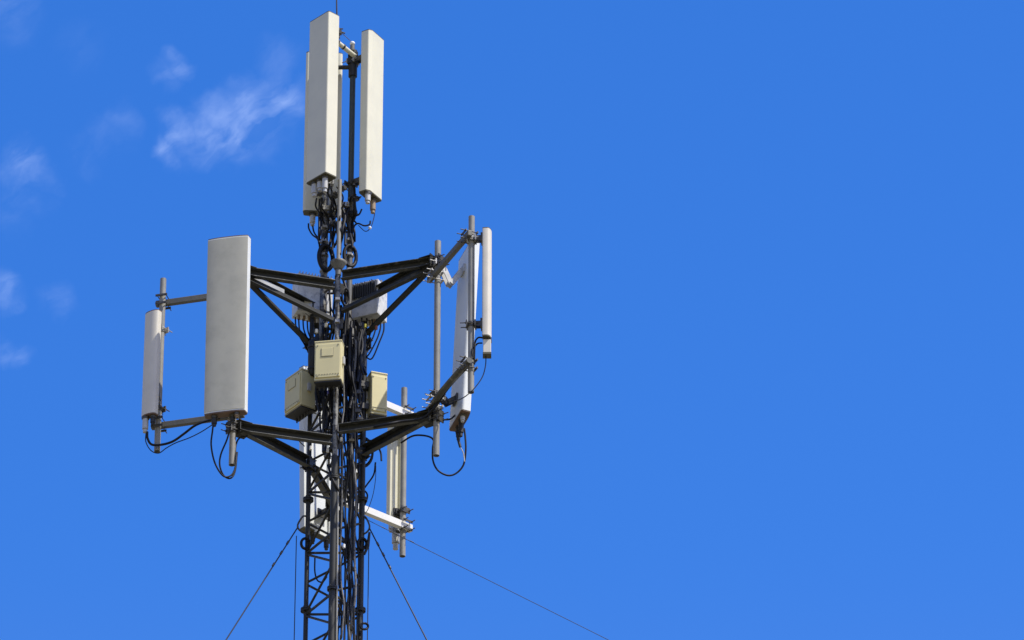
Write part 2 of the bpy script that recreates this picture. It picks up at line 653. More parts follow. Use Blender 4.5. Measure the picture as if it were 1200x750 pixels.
# pale elbow pipe between front pipe and right pipe at the top
p0, p1 = at_y(388, 43, FL.y - .02), at_y(416, 66, FL.y + .22)
MB().tube(spline([p0, p0.lerp(p1, .4) + Vector((0, 0, -.005)), p1]), .030, 12).build('elbow_pipe', M['cream'], cl)
b = MB()
for t_ in (.28, .52):
    c = p0.lerp(p1, t_)
    d = (p1 - p0).normalized()
    b.tube([c - d * .012, c + d * .012], .035, 12)
b.build('pipe_band', M['clamp'], cl)
b = MB()
c = on(UPR, 70)
b.box(c, RT, Vector((0, 1, 0)), Vector((0, 0, 1)), .12, .11, .15)
b.tube([on(UPR, 60), on(UPR, 90)], .052, 12)
b.build('head_clamp', M['black'], cl)
b = MB()
c = at_y(413, 51, FL.y + .2)
b.tube([c - Vector((0, 0, .10)), c - Vector((0, 0, .03))], .028, 12)
b.build('lamp_base', M['mast_grey'], cl)
MB().ball(c, .032, 12, 8, .9).build('lamp_dome', M['tape_w'], cl)
b = MB()
c = at_y(397, 38, FL.y + .02)
b.box(c, RT, Vector((0, 1, 0)), Vector((0, 0, 1)), .07, .05, .05)
b.tube([c + Vector((-.05, 0, .03)), c + Vector((.075, 0, -.012))], .010, 8)
b.tube([c + Vector((-.05, 0, .055)), c + Vector((.05, 0, .05))], .008, 8)
b.tube([c + Vector((.0, 0, .06)), c - Vector((0, 0, .08))], .017, 8)
b.build('top_clamp', M['clamp'], cl)
# collar with a dished plate
b = MB()
zc = z_on(UPF, 308)
b.tube([P3(UPF, zc - .09), P3(UPF, zc - .02), P3(UPF, zc + .005), P3(UPF, zc + .03)], [.045, .085, .10, .03], 20)
b.tube([P3(UPF, zc - .17), P3(UPF, zc - .09)], .035, 14)
b.build('dished_collar', M['mast_grey'], cl)
b = MB()
for P, pys in ((UPL, (250, 268, 284, 300, 318)), (UPR, (283, 300, 318)), (UPF, (352, 378))):
    for py in pys:
        z = z_on(P, py)
        rr = .052 if P is not UPF else .034
        b.tube([P3(P, z - .012), P3(P, z + .012)], rr, 12)
        b.box(P3(P, z) + Vector((0, -rr, 0)), RT, Vector((0, 1, 0)), Vector((0, 0, 1)), .05, .03, .03)
b.build('pipe_band', M['bolt'], cl)

# lightning rod
rod_top = at_y(393.6, -60, FL.y)
rod = MB()
rod.tube([at_y(395.6, 40, FL.y), at_y(394.6, 10, FL.y), rod_top], [.010, .009, .004], 8)
rod.tube([at_y(395.6, 44, FL.y), at_y(395.6, 33, FL.y)], .016, 8)
rod.tube([at_y(394.2, 58, FL.y), at_y(394.2, 44, FL.y)], .010, 8)
solo('lightning_rod', rod, M['wire'], 'thin dark lightning rod rising out of the picture beside the tallest panel', 'lightning rod')
w = MB().tube(spline([at_y(397, 36, FL.y), at_y(403, 41, FL.y + .1), at_y(412, 49, FL.y + .2)]), .004, 6)
solo('bonding_wire', w, M['cable_grey'], 'fine grey wire strung from the rod clamp to the small white dome', 'wire')


# ---------------------------------------------------------------- hardware
def pole_clamp(b, P, z, az, r=.038, reach=.0, rods=True):
    """plates on both sides of a pole with threaded rods through them"""
    n = Vector((math.sin(az), -math.cos(az), 0))
    s = Vector((math.cos(az), math.sin(az), 0))
    c = P3(P, z)
    b.box(c + n * (r + .010), s, n, Vector((0, 0, 1)), .13, .014, .07)
    b.box(c - n * (r + .010), s, n, Vector((0, 0, 1)), .13, .014, .07)
    b.tube([c - Vector((0, 0, .03)), c + Vector((0, 0, .03))], r + .006, 12)
    if rods:
        for i in (-1, 1):
            q = c + s * .052 * i
            b.tube([q - n * (r + .085), q + n * (r + .05)], .006, 6)
            b.tube([q - n * (r + .028), q - n * (r + .018)], .013, 6)


def profile(w, d, style, az_hint=1):
    """front is +y; back is at y = -d/2"""
    if style == 'bowed':
        pts = [(w / 2 - .02, -d / 2), (w / 2, -d / 2 + .02)]
        for k in range(25):
            a = -1 + 2 * k / 24
            x = -a * (w / 2 - .012)
            pts.append((x, d / 2 - .018 * a * a * abs(a)))
        pts += [(-w / 2, -d / 2 + .02), (-w / 2 + .02, -d / 2)]
        return [(w / 2, d / 2 - .05) if False else p for p in pts]
    if style == 'faceted':
        c = .045 if az_hint > 0 else .02
        return [(w / 2 - .015, -d / 2), (w / 2, -d / 2 + .015), (w / 2, d / 2 - .012), (w / 2 - .012, d / 2), (-w / 2 + c, d / 2), (-w / 2, d / 2 - (.03 if az_hint > 0 else .006)),
                (-w / 2, -d / 2 + .015), (-w / 2 + .015, -d / 2)]
    if style == 'round':
        pts = [(w / 2, -d / 2)]
        for k in range(11):
            a = math.pi * k / 10
            pts.append((math.cos(a) * w / 2, d / 2 - w * .22 + math.sin(a) * w * .22))
        pts.append((-w / 2, -d / 2))
        return pts
    if style == 'ribbed':
        return [(w / 2, -d / 2 + .02), (w / 2, d / 2 - .02), (w / 2 - .02, d / 2), (-w / 2 + .02, d / 2), (-w / 2, d / 2 - .02), (-w / 2, -d / 2 + .02),
                (-w / 2 + .03, -d / 2 + .02), (-w / 2 + .03, -d / 2), (-w * .22, -d / 2), (-w * .22, -d / 2 + .035), (w * .22, -d / 2 + .035), (w * .22, -d / 2),
                (w / 2 - .03, -d / 2), (w / 2 - .03, -d / 2 + .02)]


def panel(label, group, c, az, w, d, h, tilt=0.0, style='bowed', m='cream', cap='cap', pole=None, pole_r=.038, plugs=(), brackets=(.12, .88), topcap=True):
    """c: centre of the bottom face; az: where it faces; tilt leans the head outwards"""
    s = Vector((math.cos(az), math.sin(az), 0))
    n0 = Vector((math.sin(az), -math.cos(az), 0))
    u = (Vector((0, 0, 1)) * math.cos(tilt) + n0 * math.sin(tilt)).normalized()
    n = s.cross(u)
    if n.dot(n0) < 0:
        n = -n
    t = thing('panel_antenna', label, 'panel antenna', c, group)
    prof = profile(w, d, style, az)
    MB().prism(c + u * .014, s, n, u, prof, h - .026, style == 'round').build('radome', M[m], t, .012)
    ins = [(x * .985, y * .97) for x, y in prof]
    MB().prism(c, s, n, u, ins, .0135).build('end_cap', M[cap], t, .003)
    MB().prism(c + u * (h - .0115), s, n, u, ins, .0115).build('top_cap', M[cap], t, .003)
    for (px_, py_, ln, rr, mm) in plugs:
        q = c + s * px_ + n * py_
        p = MB().tube([q, q - u * ln * .78], rr, 12)
        p.tube([q - u * ln * .80, q - u * ln], rr * .72, 12)
        pl = p.build('connector', M[mm], t)
        MB().tube([q - u * .004, q - u * .03], rr * 1.3, 6).build('connector_nut', M['clamp'], pl)
    if pole is not None:
        for fr in brackets:
            q = c + u * (h * fr) - n * d / 2
            pc = P3(pole, q.z)
            b = MB()
            b.box(q - n * .012, s, n, u, min(.16, w * .7), .02, .10)
            dv = q - pc
            dv.z = 0
            a2 = math.atan2(dv.x, -dv.y)
            side = Vector((math.cos(a2), math.sin(a2), 0))
            L = max(dv.length - pole_r, .02)
            mid = pc + dv.normalized() * (pole_r + L * .5)
            for i in (-1, 1):
                e0 = pc + dv.normalized() * pole_r + side * .035 * i
                e1 = q - n * .02 + side * .035 * i
                if L > .2:      # folding arm with a knee
                    kn = e0.lerp(e1, .45) - Vector((0, 0, .24 if fr > .5 else .08))
                    b.bar(e0, kn, Vector((0, 0, 1)), .012, .06)
                    b.bar(kn + side * .012 * i, e1 + side * .012 * i, Vector((0, 0, 1)), .012, .06)
                else:
                    b.bar(e0, e1, Vector((0, 0, 1)), .008, .06)
            br = b.build('bracket', M['connector' if (L > .2 and fr > .5) else 'clamp'], t)
            b = MB()
            pole_clamp(b, pole, q.z, a2, pole_r)
            b.build('clamp', M['bolt'] if fr > .5 else M['clamp'], br)
    return t, s, n, u


def off(P, az, r_, x=0.0):
    return P + Vector((math.sin(az), -math.cos(az), 0)) * r_ + Vector((math.cos(az), math.sin(az), 0)) * x


# ---- the three topmost panels
aL, aR, aB = R(-47), R(59), R(184)
GT = 'tall cream panels at the top of the mast'
# near corner of the left one is seen at (383,202), of the right one at (431,222)
sL = Vector((math.cos(aL), math.sin(aL), 0)); nL = Vector((math.sin(aL), -math.cos(aL), 0))
sR = Vector((math.cos(aR), math.sin(aR), 0)); nR = Vector((math.sin(aR), -math.cos(aR), 0))
near = at_y(381.5, 202, FL.y - .31)
cL = near - nL * .09 - sL * .175
topL = at_y(381.6, 12, FL.y - .31).z
panel('widest cream panel at the very top of the mast, its grey shaded face turned left', GT, cL, aL, .35, .18, topL - near.z, 0, 'faceted', 'cream', 'cap',
      pole=UPL, pole_r=.044, plugs=((-.085, .03, .19, .036, 'connector'), (.0, .02, .15, .036, 'connector'), (.10, .03, .21, .034, 'connector')))
near = at_y(431.5, 222, UPR.y - .32)
cR = near - nR * .07 + sR * .155
topR = at_y(433.4, 33, UPR.y - .32).z
panel('cream panel at the top right of the mast, sunlit side turned right', GT, cR, aR, .31, .14, topR - near.z, 0, 'faceted', 'cream_b', 'cap',
      pole=UPR, pole_r=.036, plugs=((-.10, .03, .15, .034, 'connector'), (.06, .0, .19, .034, 'brass'), (.12, -.03, .10, .013, 'black')))
bl = at_y(376.4, 251, UPL.y + .17)
topB = at_y(377, 64, UPL.y + .17).z
panel('cream panel mostly hidden behind the widest top panel, only its edges showing', GT, bl, aB, .44, .12, topB - bl.z, 0, 'bowed', 'cream_b', 'cap',
      pole=UPL, pole_r=.044, plugs=((-.10, .0, .16, .034, 'connector'), (.10, .0, .16, .034, 'connector')))
# the little connector of the rear panel and its cap that shows on the left
# ---------------------------------------------------------------- sector mounts
NPA = at_z(273, 500, zA_lo)
NPB = at_z(511.6, 487, zB_lo)
NPC = Vector((at_y(391, 600, CEN.y + 1.3).x, CEN.y + 1.3, 0))
zbA_lo, zbA_hi = z_on(NPA, 484), z_on(NPA, 340)
zbB_lo, zbB_hi = z_on(NPB, 473), z_on(NPB, 325)
zbC_lo, zbC_hi = z_on(NPC, 585), z_on(NPC, 452)
zC_lo, zC_hi = zbC_lo - .18, zbC_hi + .18
FPA = at_z(185.3, 496, zbA_lo)
FPB = at_z(552, 428, zbB_lo)
FPC = at_z(472, 618, zbC_lo)


def sector(label, NP, FP, legs, z_lo, z_hi, zb_lo, zb_hi, npr, fpr, beam_m, group='triangular antenna mounts on the mast'):
    t = thing('antenna_mount', label, 'antenna mount', P3(NP, z_lo), group)
    MB().pipe(on(NP, npr[0]), on(NP, npr[1]), .037).build('pole', M['pole'], t)
    MB().pipe(on(FP, fpr[0]), on(FP, fpr[1]), .036).build('pole', M['pole'], t)
    Z = Vector((0, 0, 1))
    inward = (CEN - NP)
    inward.z = 0
    inward.normalize()
    node = NP + inward * .085
    for i, leg in enumerate(legs):
        d = leg - node
        d.z = 0
        d.normalize()
        e = leg - d * .05
        # on the near leg the channel opens outwards so the web and both flange edges show
        sgn = 1 if d.cross(Z).dot(Vector((0, -1, 0))) > 0 else -1
        for z in (z_lo, z_hi):
            if z is None:
                continue
            hh = .11 if i == 0 else .13
            sd2 = d.cross(Z).normalized() * sgn
            pa, pb = P3(node, z), P3(e, z)
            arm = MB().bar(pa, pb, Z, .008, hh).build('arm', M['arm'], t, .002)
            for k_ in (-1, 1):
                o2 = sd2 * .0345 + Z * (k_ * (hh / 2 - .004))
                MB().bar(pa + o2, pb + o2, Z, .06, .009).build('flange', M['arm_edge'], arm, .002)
        if z_hi is not None:
            MB().angle(P3(node + d * .03, z_hi - .07), P3(e, z_hi - .46), Z, .06, .085 if i == 0 else .10, .008, sgn).build('diagonal_brace', M['arm'], t, .002)
    # node plates
    for z in (z_lo, z_hi):
        b = MB()
        sd_ = Vector((-inward.y, inward.x, 0))
        b.box(P3(NP + inward * .05, z), inward, sd_, Z, .012, .18, .17)
        b.box(P3(NP + inward * .12, z + .058), inward, sd_, Z, .16, .20, .008)
        b.box(P3(NP + inward * .12, z - .058), inward, sd_, Z, .16, .20, .008)
        pl = b.build('node_plate', M['arm'], t, .002)
        b = MB()
        az = math.atan2(inward.x, -inward.y)
        pole_clamp(b, NP, z + .03, az, .040)
        pole_clamp(b, NP, z - .05, az, .040)
        b.build('clamp', M['clamp'], pl)
    # cross beams
    dirb = (FP - NP)
    dirb.z = 0
    dirb.normalize()
    nrm = Vector((dirb.y, -dirb.x, 0))
    if nrm.dot(NP - CEN) > 0:
        nrm = -nrm
    for z in (zb_lo, zb_hi):
        p, q = P3(NP - dirb * .11 + nrm * .062, z), P3(FP + dirb * .10 + nrm * .062, z)
        if beam_m == 'white_beam':
            MB().channel(p, q, Z, .06, .085, .008, -1 if dirb.cross(Z).dot(nrm) > 0 else 1).build('cross_beam', M[beam_m], t, .002)
        else:
            dark = NP is NPB and z == zb_lo
            if dark:
                MB().tube(spline([p - Z * .06, p.lerp(q, .2) - Z * .02, p.lerp(q, .5), q]), .036, 12).build('cross_beam', M['arm_edge'], t)
            else:
                MB().bar(p, q, Z, .055, .072).build('cross_beam', M[beam_m], t, .008)
        for P in (NP, FP):
            b = MB()
            az = math.atan2(-nrm.x, nrm.y)
            r_ = .040
            c = P3(P, z)
            s_ = dirb
            for i in (-1, 1):
                qn = c + Vector((0, 0, .052 * i))
                for j in (-1, 1):
                    e = qn + s_ * .052 * j
                    b.tube([e - nrm * .062, e + nrm * .16], .006, 6)
                    b.tube([e + nrm * .094, e + nrm * .106], .013, 6)
                b.box(qn - nrm * .048, s_, nrm, Z, .14, .012, .026)
                b.box(qn + nrm * .096, s_, nrm, Z, .14, .010, .026)
            b.build('beam_clamp', M['bolt'] if P is NP else M['clamp'], t)
    return t


mA = sector('front left antenna mount, dark arms meeting behind the big grey panel', NPA, FPA, (FL, LL), zA_lo, zA_hi, zbA_lo, zbA_hi, (545, 330), (529, 327), 'beam')
mB = sector('right antenna mount whose two tall poles stand clear against the sky', NPB, FPB, (FL, RL), zB_lo, zB_hi, zbB_lo, zbB_hi, (534, 283), (460, 254), 'beam')
mC = sector('rear antenna mount with bright white cross beams below the right cream box', NPC, FPC, (LL, RL), zC_lo, zC_hi, zbC_lo, zbC_hi, (650, 425), (652, 455), 'white_beam')
# pale plate painted as the sunlit stretch of an arm, front left mount
Z = Vector((0, 0, 1))
p = at_z(283, 321.5, zA_hi)
q = P3(LL, zA_hi)
pd = (q - p).normalized()
sdv = pd.cross(Z).normalized()
if sdv.y > 0:
    sdv = -sdv
b = MB().bar(p + pd * .06 + sdv * .066, p + pd * .62 + sdv * .066, Z, .004, .055)
o = b.build('sunlit_arm_plate', M['arm_sunlit'], mA, .001)
o['label'] = 'bright plate painted as the sunlit stretch of the dark arm'

# ---- large panels on the node poles
GL = 'large panels on the three mounts'
aA, aBx, aC = R(-13), R(107), R(225)
cA = off(NPA, aA, .30, -.005)
botA = at_y(263.5, 486, cA.y).z
topA_ = at_y(267.5, 281, cA.y).z
cA = P3(cA, botA)
tA, sA_, nA_, uA_ = panel('broad mottled panel with a shade-grey front, hanging in front of the left mount', GL, cA, aA, .50, .13, (topA_ - botA) * .99, R(1.5), 'bowed', 'white_panel', 'brown_cap',
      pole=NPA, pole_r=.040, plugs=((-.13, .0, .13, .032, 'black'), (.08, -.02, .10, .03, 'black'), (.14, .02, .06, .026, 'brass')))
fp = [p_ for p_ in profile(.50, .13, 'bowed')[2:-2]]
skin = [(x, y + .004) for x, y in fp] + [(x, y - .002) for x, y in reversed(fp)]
MB().prism(cA + uA_ * .03, sA_, nA_, uA_, skin, (topA_ - botA) * .99 - .055).build('shade_skin', M['grey_panel'], tA)  # grey layer paints the front as shaded; radome sides stay white
cBx = at_y(539.5, 494, NPB.y + .14)
hB = 2.27
panel('large panel seen edge on at the right, grey back and white side, leaning out', GL, cBx, aBx, .52, .13, hB, R(2.6), 'bowed', 'white_panel', 'brown_cap',
      pole=NPB, pole_r=.040, plugs=((-.05, .0, .22, .03, 'black'), (.12, .02, .17, .03, 'black'), (-.17, -.02, .10, .026, 'connector')))
cC = off(NPC, aC, .27, -.02)
cC = P3(cC, z_on(cC, 628))
panel('large panel behind the mast with its white back lit through the lattice', GL, cC, aC, .53, .12, 2.2, R(2.0), 'ribbed', 'white_panel', 'cap',
      pole=NPC, pole_r=.040, plugs=((-.12, .0, .14, .03, 'black'), (.10, .0, .14, .03, 'black')))
# ---- small panels on the far poles
GS = 'narrow panels on the outer poles'
aA2, aB2, aC2 = R(-36), R(86), R(225)
cA2 = off(FPA, aA2, .155, -.01)
cA2 = P3(cA2, at_y(175, 488, cA2.y).z)
panel('narrow pale panel at the far left end of its mount, a pole shadow on it', GS, cA2, aA2, .20, .10, (z_on(cA2, 366) - cA2.z), R(0), 'round', 'beige_panel', 'brown_cap',
      pole=FPA, pole_r=.038, plugs=((-.04, .01, .20, .035, 'connector'), (.05, -.01, .12, .028, 'black')))
cB2 = off(FPB, aB2, .18, 0)
cB2 = P3(cB2, at_y(570, 398, cB2.y).z)
tB2 = panel('narrow beige panel at the far right, highest of the outer panels', GS, cB2, aB2, .19, .10, (z_on(cB2, 271) - cB2.z), R(0), 'round', 'beige_panel', 'cap',
            pole=FPB, pole_r=.038, brackets=(.14, .93))[0]
q = cB2 - Vector((0, 0, .19))
MB().prism(q, Vector((1, 0, 0)), Vector((0, 1, 0)), Z, [(-.045, -.05), (.045, -.05), (.045, .05), (-.045, .05)], .165).build('tilt_motor', M['beige_panel'], tB2, .006)
MB().prism(q - Vector((0, 0, .025)), Vector((1, 0, 0)), Vector((0, 1, 0)), Z, [(-.048, -.055), (.048, -.055), (.048, .055), (-.048, .055)], .0245).build('motor_base', M['cap'], tB2, .003)
MB().prism(q + Vector((0, 0, .166)), Vector((1, 0, 0)), Vector((0, 1, 0)), Z, [(-.04, -.04), (.052, -.04), (.052, .04), (-.04, .04)], .032).build('motor_neck', M['clamp'], tB2, .003)
cC2 = off(FPC, aC2, .15, 0)
cC2 = P3(cC2, z_on(cC2, 611))
panel('narrow cream panel beside the rear pole, below the right cream box', GS, cC2, aC2, .20, .10, z_on(cC2, 492) - cC2.z, R(0), 'ribbed', 'cream_b', 'cap',
      pole=FPC, pole_r=.038, brackets=(.06, .90), plugs=((-.03, .0, .36, .046, 'connector'), (.05, .0, .16, .03, 'connector')))


# ---------------------------------------------------------------- cabinets
def cabinet(label, near_px, Y, az, w, d, h, mode='left', group='cream equipment boxes round the mast', plate=True, leg=None):
    """near_px: top near vertical edge in the photo; the front faces az.
    mode 'left': front face lies left of the near edge, the side lies right of it"""
    s = Vector((math.cos(az), math.sin(az), 0))
    n = Vector((math.sin(az), -math.cos(az), 0))
    top = at_y(near_px[0], near_px[1], Y)
    if mode == 'left':
        c = top - s * w / 2 - n * d / 2
    else:
        c = top + s * w / 2 - n * d / 2
    c = c - Z * h
    t = thing('equipment_box', label, 'equipment box', c, group)
    body = MB().box(c + Z * (.02 + (h - .04) / 2), s, n, Z, w, d, h - .04).build('housing', M['box'], t, .008)
    MB().box(c + Z * (h - .010), s, n, Z, w * 1.02, d * 1.03, .019).build('lid', M['box'], t, .005)
    MB().box(c + Z * .0095, s, n, Z, w * .97, d * .95, .019).build('underside', M['black'], t, .003)  # black puts the shade under the box into its colour
    fr = c + n * (d / 2) + Z * h / 2
    b = MB()
    b.box(fr + n * .007 + Z * .0, s, n, Z, w * .92, .013, h * .80)
    cov = b.build('front_cover', M['box'], t, .005)
    for zz in (h - .024, .026):
        sm = MB()
        sm.box(c + Z * zz, s, n, Z, w * 1.008, d * 1.012, .006)
        sm.build('seam', M['box_dark'], t)
    if plate:
        MB().box(fr + n * .017 + Z * h * .2 - s * w * .02, s, n, Z, w * .42, .006, h * .19).build('name_plate', M['box'], cov, .003)
        fm = MB()
        pc_ = fr + n * .0162 + Z * h * .2 - s * w * .02
        fm.box(pc_ - Z * (h * .10), s, n, Z, w * .45, .004, .006)
        fm.box(pc_ + s * (w * .22), s, n, Z, .005, .004, h * .2)
        fm.box(pc_ - s * (w * .22), s, n, Z, .005, .004, h * .2)
        fm.build('plate_rim', M['box_dark'], cov)
    for i in (-1, 1):
        for k in (-1, 1):
            q = fr + s * w * .38 * i + Z * h * .37 * k + n * .0135
            MB().tube([q, q + n * .005], .009, 8).build('screw', M['box_dark'], cov)
    b = MB()
    for k in range(9):
        q = fr + s * (w * .8 * (k / 8 - .5)) - Z * h * .33
        b.box(q + n * .0155, s, n, Z, .018, .004, .006)
    b.build('vent_slots', M['box_dark'], cov)
    b = MB()
    q = c + s * (w / 2) * (1 if mode == 'left' else -1) + Z * h * .55 + n * 0
    sg = s * (1 if mode == 'left' else -1)
    b.box(q + sg * .014, sg, n, Z, .026, .05, .10)
    b.build('side_latch', M['connector'], t, .005)
    for k in range(5):
        q = c + s * w * (.7 * k / 4 - .35) - n * d * .2
        b = MB().tube([q, q - Z * .03, q - Z * .031, q - Z * .05], [.013, .013, .009, .009], 8)
        b.build('cable_gland', M['black'], t)
    if leg is not None:
        for fz in (.25, .75):
            b = MB()
            q = c - n * d / 2 + Z * h * fz
            b.bar(q, P3(leg, q.z), Z, .05, .045)
            pole_clamp(b, leg, q.z, az, .042)
            b.build('mounting_bracket', M['clamp'], t)
    return t, c, s, n


# front box
bx1 = cabinet('cream equipment box in the middle, facing the viewer on the front leg', (400.5, 397.5), FL.y - .27, R(-9), .315, .15, .545, 'left', leg=FL)
# left box, turned left
bx2 = cabinet('cream equipment box turned left in shade, left of the front leg', (353.5, 431), LL.y - .30, R(-54), .335, .20, .505, 'left', leg=LL)
# right box: door faces right, narrow lit side faces the viewer
bx3 = cabinet('cream equipment box right of the mast with a narrow sunlit face', (435, 434.5), RL.y - .10, R(20), .20, .27, .58, 'right', plate=False, leg=RL)
# seam and small mark on the narrow face of the third
t3, c3, s3, n3 = bx3
MB().box(c3 + n3 * (.12 + .0145) + Z * .545 * .60, s3, n3, Z, .172, .003, .006).build('seam', M['box_dark'], t3)
b = MB()
b.box(c3 + n3 * (.12 + .0145) + Z * .545 * .80, s3, n3, Z, .05, .003, .006)
b.box(c3 + n3 * (.12 + .0145) + Z * .545 * .81, s3, n3, Z, .007, .0036, .022)
b.build('vent_mark', M['box_dark'], t3)


def radio(label, near_px, Y, az, w, d, h, mode, fins_on_front, leg):
    s = Vector((math.cos(az), math.sin(az), 0))
    n = Vector((math.sin(az), -math.cos(az), 0))
    top = at_y(near_px[0], near_px[1], Y)
    c = top + (-s if mode == 'left' else s) * w / 2 - n * d / 2 - Z * h
    t = thing('radio_unit', label, 'radio unit', c, 'grey radio units behind the upper arms')
    MB().box(c + Z * h / 2, s, n, Z, w, d, h).build('housing', M['rru'], t, .008)
    if fins_on_front:
        b = MB()
        nf = 16
        for k in range(nf):
            x = -w / 2 + .02 + (w - .04) * k / (nf - 1)
            hh = h * .42
            b.box(c + n * (d / 2 + .022) + s * x + Z * (h - .02 - hh / 2 + random.uniform(-.012, .012)), s, n, Z, .006, .045, hh)
        b.build('cooling_fins', M['fin'], t)
    else:
        b = MB()
        b.box(c + n * (d / 2 + .006) + Z * h * .5, s, n, Z, w * .86, .012, h * .82)
        b.build('front_cover', M['rru'], t, .006)
        b = MB()
        for k in range(11):
            b.box(c + n * (d / 2 - .03) + s * (w * (k / 10 - .5) * .9) + Z * (h + .012), s, n, Z, .005, d * .35, .024)
        b.build('cooling_fins', M['rru'], t)
    for i in (-.4, .4):
        q = c + s * w * i + Z * h
        MB().tube([q, q + Z * .05 + s * .02], .014, 8).build('lifting_lug', M['bolt'], t)
    for k in range(6):
        q = c + s * w * (.75 * k / 5 - .375)
        MB().tube([q, q - Z * .06], .016, 8).build('connector', M['brass'], t)
    for fz in (.2, .75):
        q = c + Z * h * fz
        MB().bar(q, P3(leg, q.z), Z, .05, .05).build('mounting_bracket', M['clamp'], t)
    return t, c, s, n


ru1 = radio('mottled grey radio unit behind the left upper arms', (349.5, 319), LL.y - .12, R(20), .43, .22, .51, 'right', False, LL)
ru2 = radio('grey radio unit with dark cooling fins behind the right upper arms', (443, 326.5), RL.y - .22, R(-24), .38, .26, .46, 'left', True, RL)


# ---------------------------------------------------------------- cables
def cable(pts, r, m, label, group=None, name='coaxial_cable', cat='cable', k=8):
    return solo(name, MB().tube(spline(pts, k), r, 8), M[m], label, cat, group)


yA = cA.y
# big grey panel: two loops
cable([at_y(250.5, 492, yA + .03), at_y(249, 505, yA + .03), at_y(247.5, 522, yA + .05), at_y(252, 543, yA + .1), at_y(262, 558, yA + .16), at_y(272, 556, yA + .2),
       at_y(276.5, 543, yA + .24), at_y(276, 525, yA + .30), at_y(280, 514, yA + .34), at_y(290, 511, yA + .38)], .010, 'cable',
      'longer black cable loop hanging below the big grey panel')
cable([at_y(270, 500, yA + .05), at_y(266, 515, yA + .08), at_y(259, 532, yA + .12), at_y(257.5, 545, yA + .14), at_y(262, 557, yA + .18), at_y(270, 560.5, yA + .22),
       at_y(275.5, 552, yA + .26), at_y(278, 530, yA + .30)], .010, 'cable', 'shorter inner cable loop below the big grey panel')
y2 = cA2.y
cable([at_y(172.5, 506, y2), at_y(173, 514, y2), at_y(178, 521, y2 + .02), at_y(190, 521, y2 + .06), at_y(203, 517, y2 + .04), at_y(216, 508, y2), at_y(228, 499, y2 - .04),
       at_y(240, 494, y2 - .06), at_y(252, 491, y2 - .06), at_y(262, 490, y2)], .014, 'cable', 'thick black cable sagging from the leftmost narrow panel to the big grey panel')
cable([at_y(171, 508, y2), at_y(171, 518, y2), at_y(177, 528, y2), at_y(186, 531, y2 + .03), at_y(195, 525, y2 + .06), at_y(206, 519, y2 + .04), at_y(222, 513, y2 + .02),
       at_y(236, 506, y2), at_y(250, 497, y2 - .02)], .006, 'cable', 'thin dark wire sagging lowest from the leftmost narrow panel')
cable([at_y(187.5, 448, FPA.y - .03), at_y(185.8, 455, FPA.y - .07), at_y(186.5, 464, FPA.y - .08), at_y(188.3, 470, FPA.y - .05)], .008, 'cable_grey',
      'little curl of cable taped to the leftmost pole')
# large right panel
yB = cBx.y
cable([at_y(544, 502, yB), at_y(545.2, 512, yB), at_y(545.8, 528, yB), at_y(543, 545, yB + .02), at_y(534, 555, yB + .02), at_y(524, 557, yB), at_y(513, 551, yB - .02),
       at_y(507.5, 540, yB - .04), at_y(507, 526, yB - .04), at_y(508, 516, yB - .04), at_y(502, 511.5, yB), at_y(490, 510, NPB.y + .2), at_y(481, 512, NPB.y + .32), at_y(470, 519, NPB.y + .44)], .011, 'cable',
      'black cable loop hanging below the large edge-on panel at the right')
cable([at_y(535, 505, yB - .02), at_y(537, 515, yB - .02), at_y(539.5, 524, yB - .02)], .016, 'black', 'short stiff black cable tail under the large edge-on panel')
cable([at_y(539.5, 524, yB - .02), at_y(543, 531, yB), at_y(544.5, 541, yB)], .006, 'connector', 'short pale wire ending beside the right cable loop')
cable([at_y(569.5, 417, cB2.y), at_y(569, 428, cB2.y), at_y(566, 440, cB2.y), at_y(560, 450, cB2.y - .02), at_y(552, 459, cB2.y - .04), at_y(543, 466, cB2.y + .02),
       at_y(534, 469.5, NPB.y - .2), at_y(524, 469.5, NPB.y - .12), at_y(515, 471, NPB.y - .08)], .006, 'cable', 'thin dark wire curving down from the rightmost narrow panel to the inner pole')
cable([at_y(566, 396, cB2.y), at_y(561, 395.5, cB2.y - .02), at_y(557.5, 399, FPB.y - .02), at_y(556.5, 405, FPB.y - .06), at_y(556, 416, FPB.y - .06), at_y(556, 427, FPB.y - .05)],
      .010, 'cable', 'upper short cable jumper on the outer right pole')
cable([at_y(565, 402, cB2.y), at_y(560, 402.5, cB2.y - .02), at_y(556.5, 406, FPB.y - .04), at_y(553, 411, FPB.y - .06), at_y(554.5, 420, FPB.y - .06)],
      .009, 'cable', 'lower short cable jumper on the outer right pole')
cable([at_y(548, 430, NPB.y - .7), at_y(536, 442, NPB.y - .5), at_y(524, 456, NPB.y - .28), at_y(516, 468, NPB.y - .14), at_y(508, 479, NPB.y - .1), at_y(499, 488, NPB.y - .02),
       at_y(488, 492, NPB.y), at_y(470, 494, NPB.y), at_y(450, 498, NPB.y), at_y(425, 503, FL.y + .1)], .017, 'cable', 'thick black cable following the lower right beam and arm to the mast')
cable([at_y(535, 485, yB), at_y(528, 491, yB - .05), at_y(520, 492, yB - .08), at_y(512, 493, NPB.y - .06)], .010, 'cable', 'short cable between the inner right pole and the large edge-on panel')

# top: jumpers from the panels into the coils
def top_j(pts, label, r=.010, m='cable'):
    cable([at_y(x, y, FL.y + d) for x, y, d in pts], r, m, label, 'jumper cables below the topmost panels')


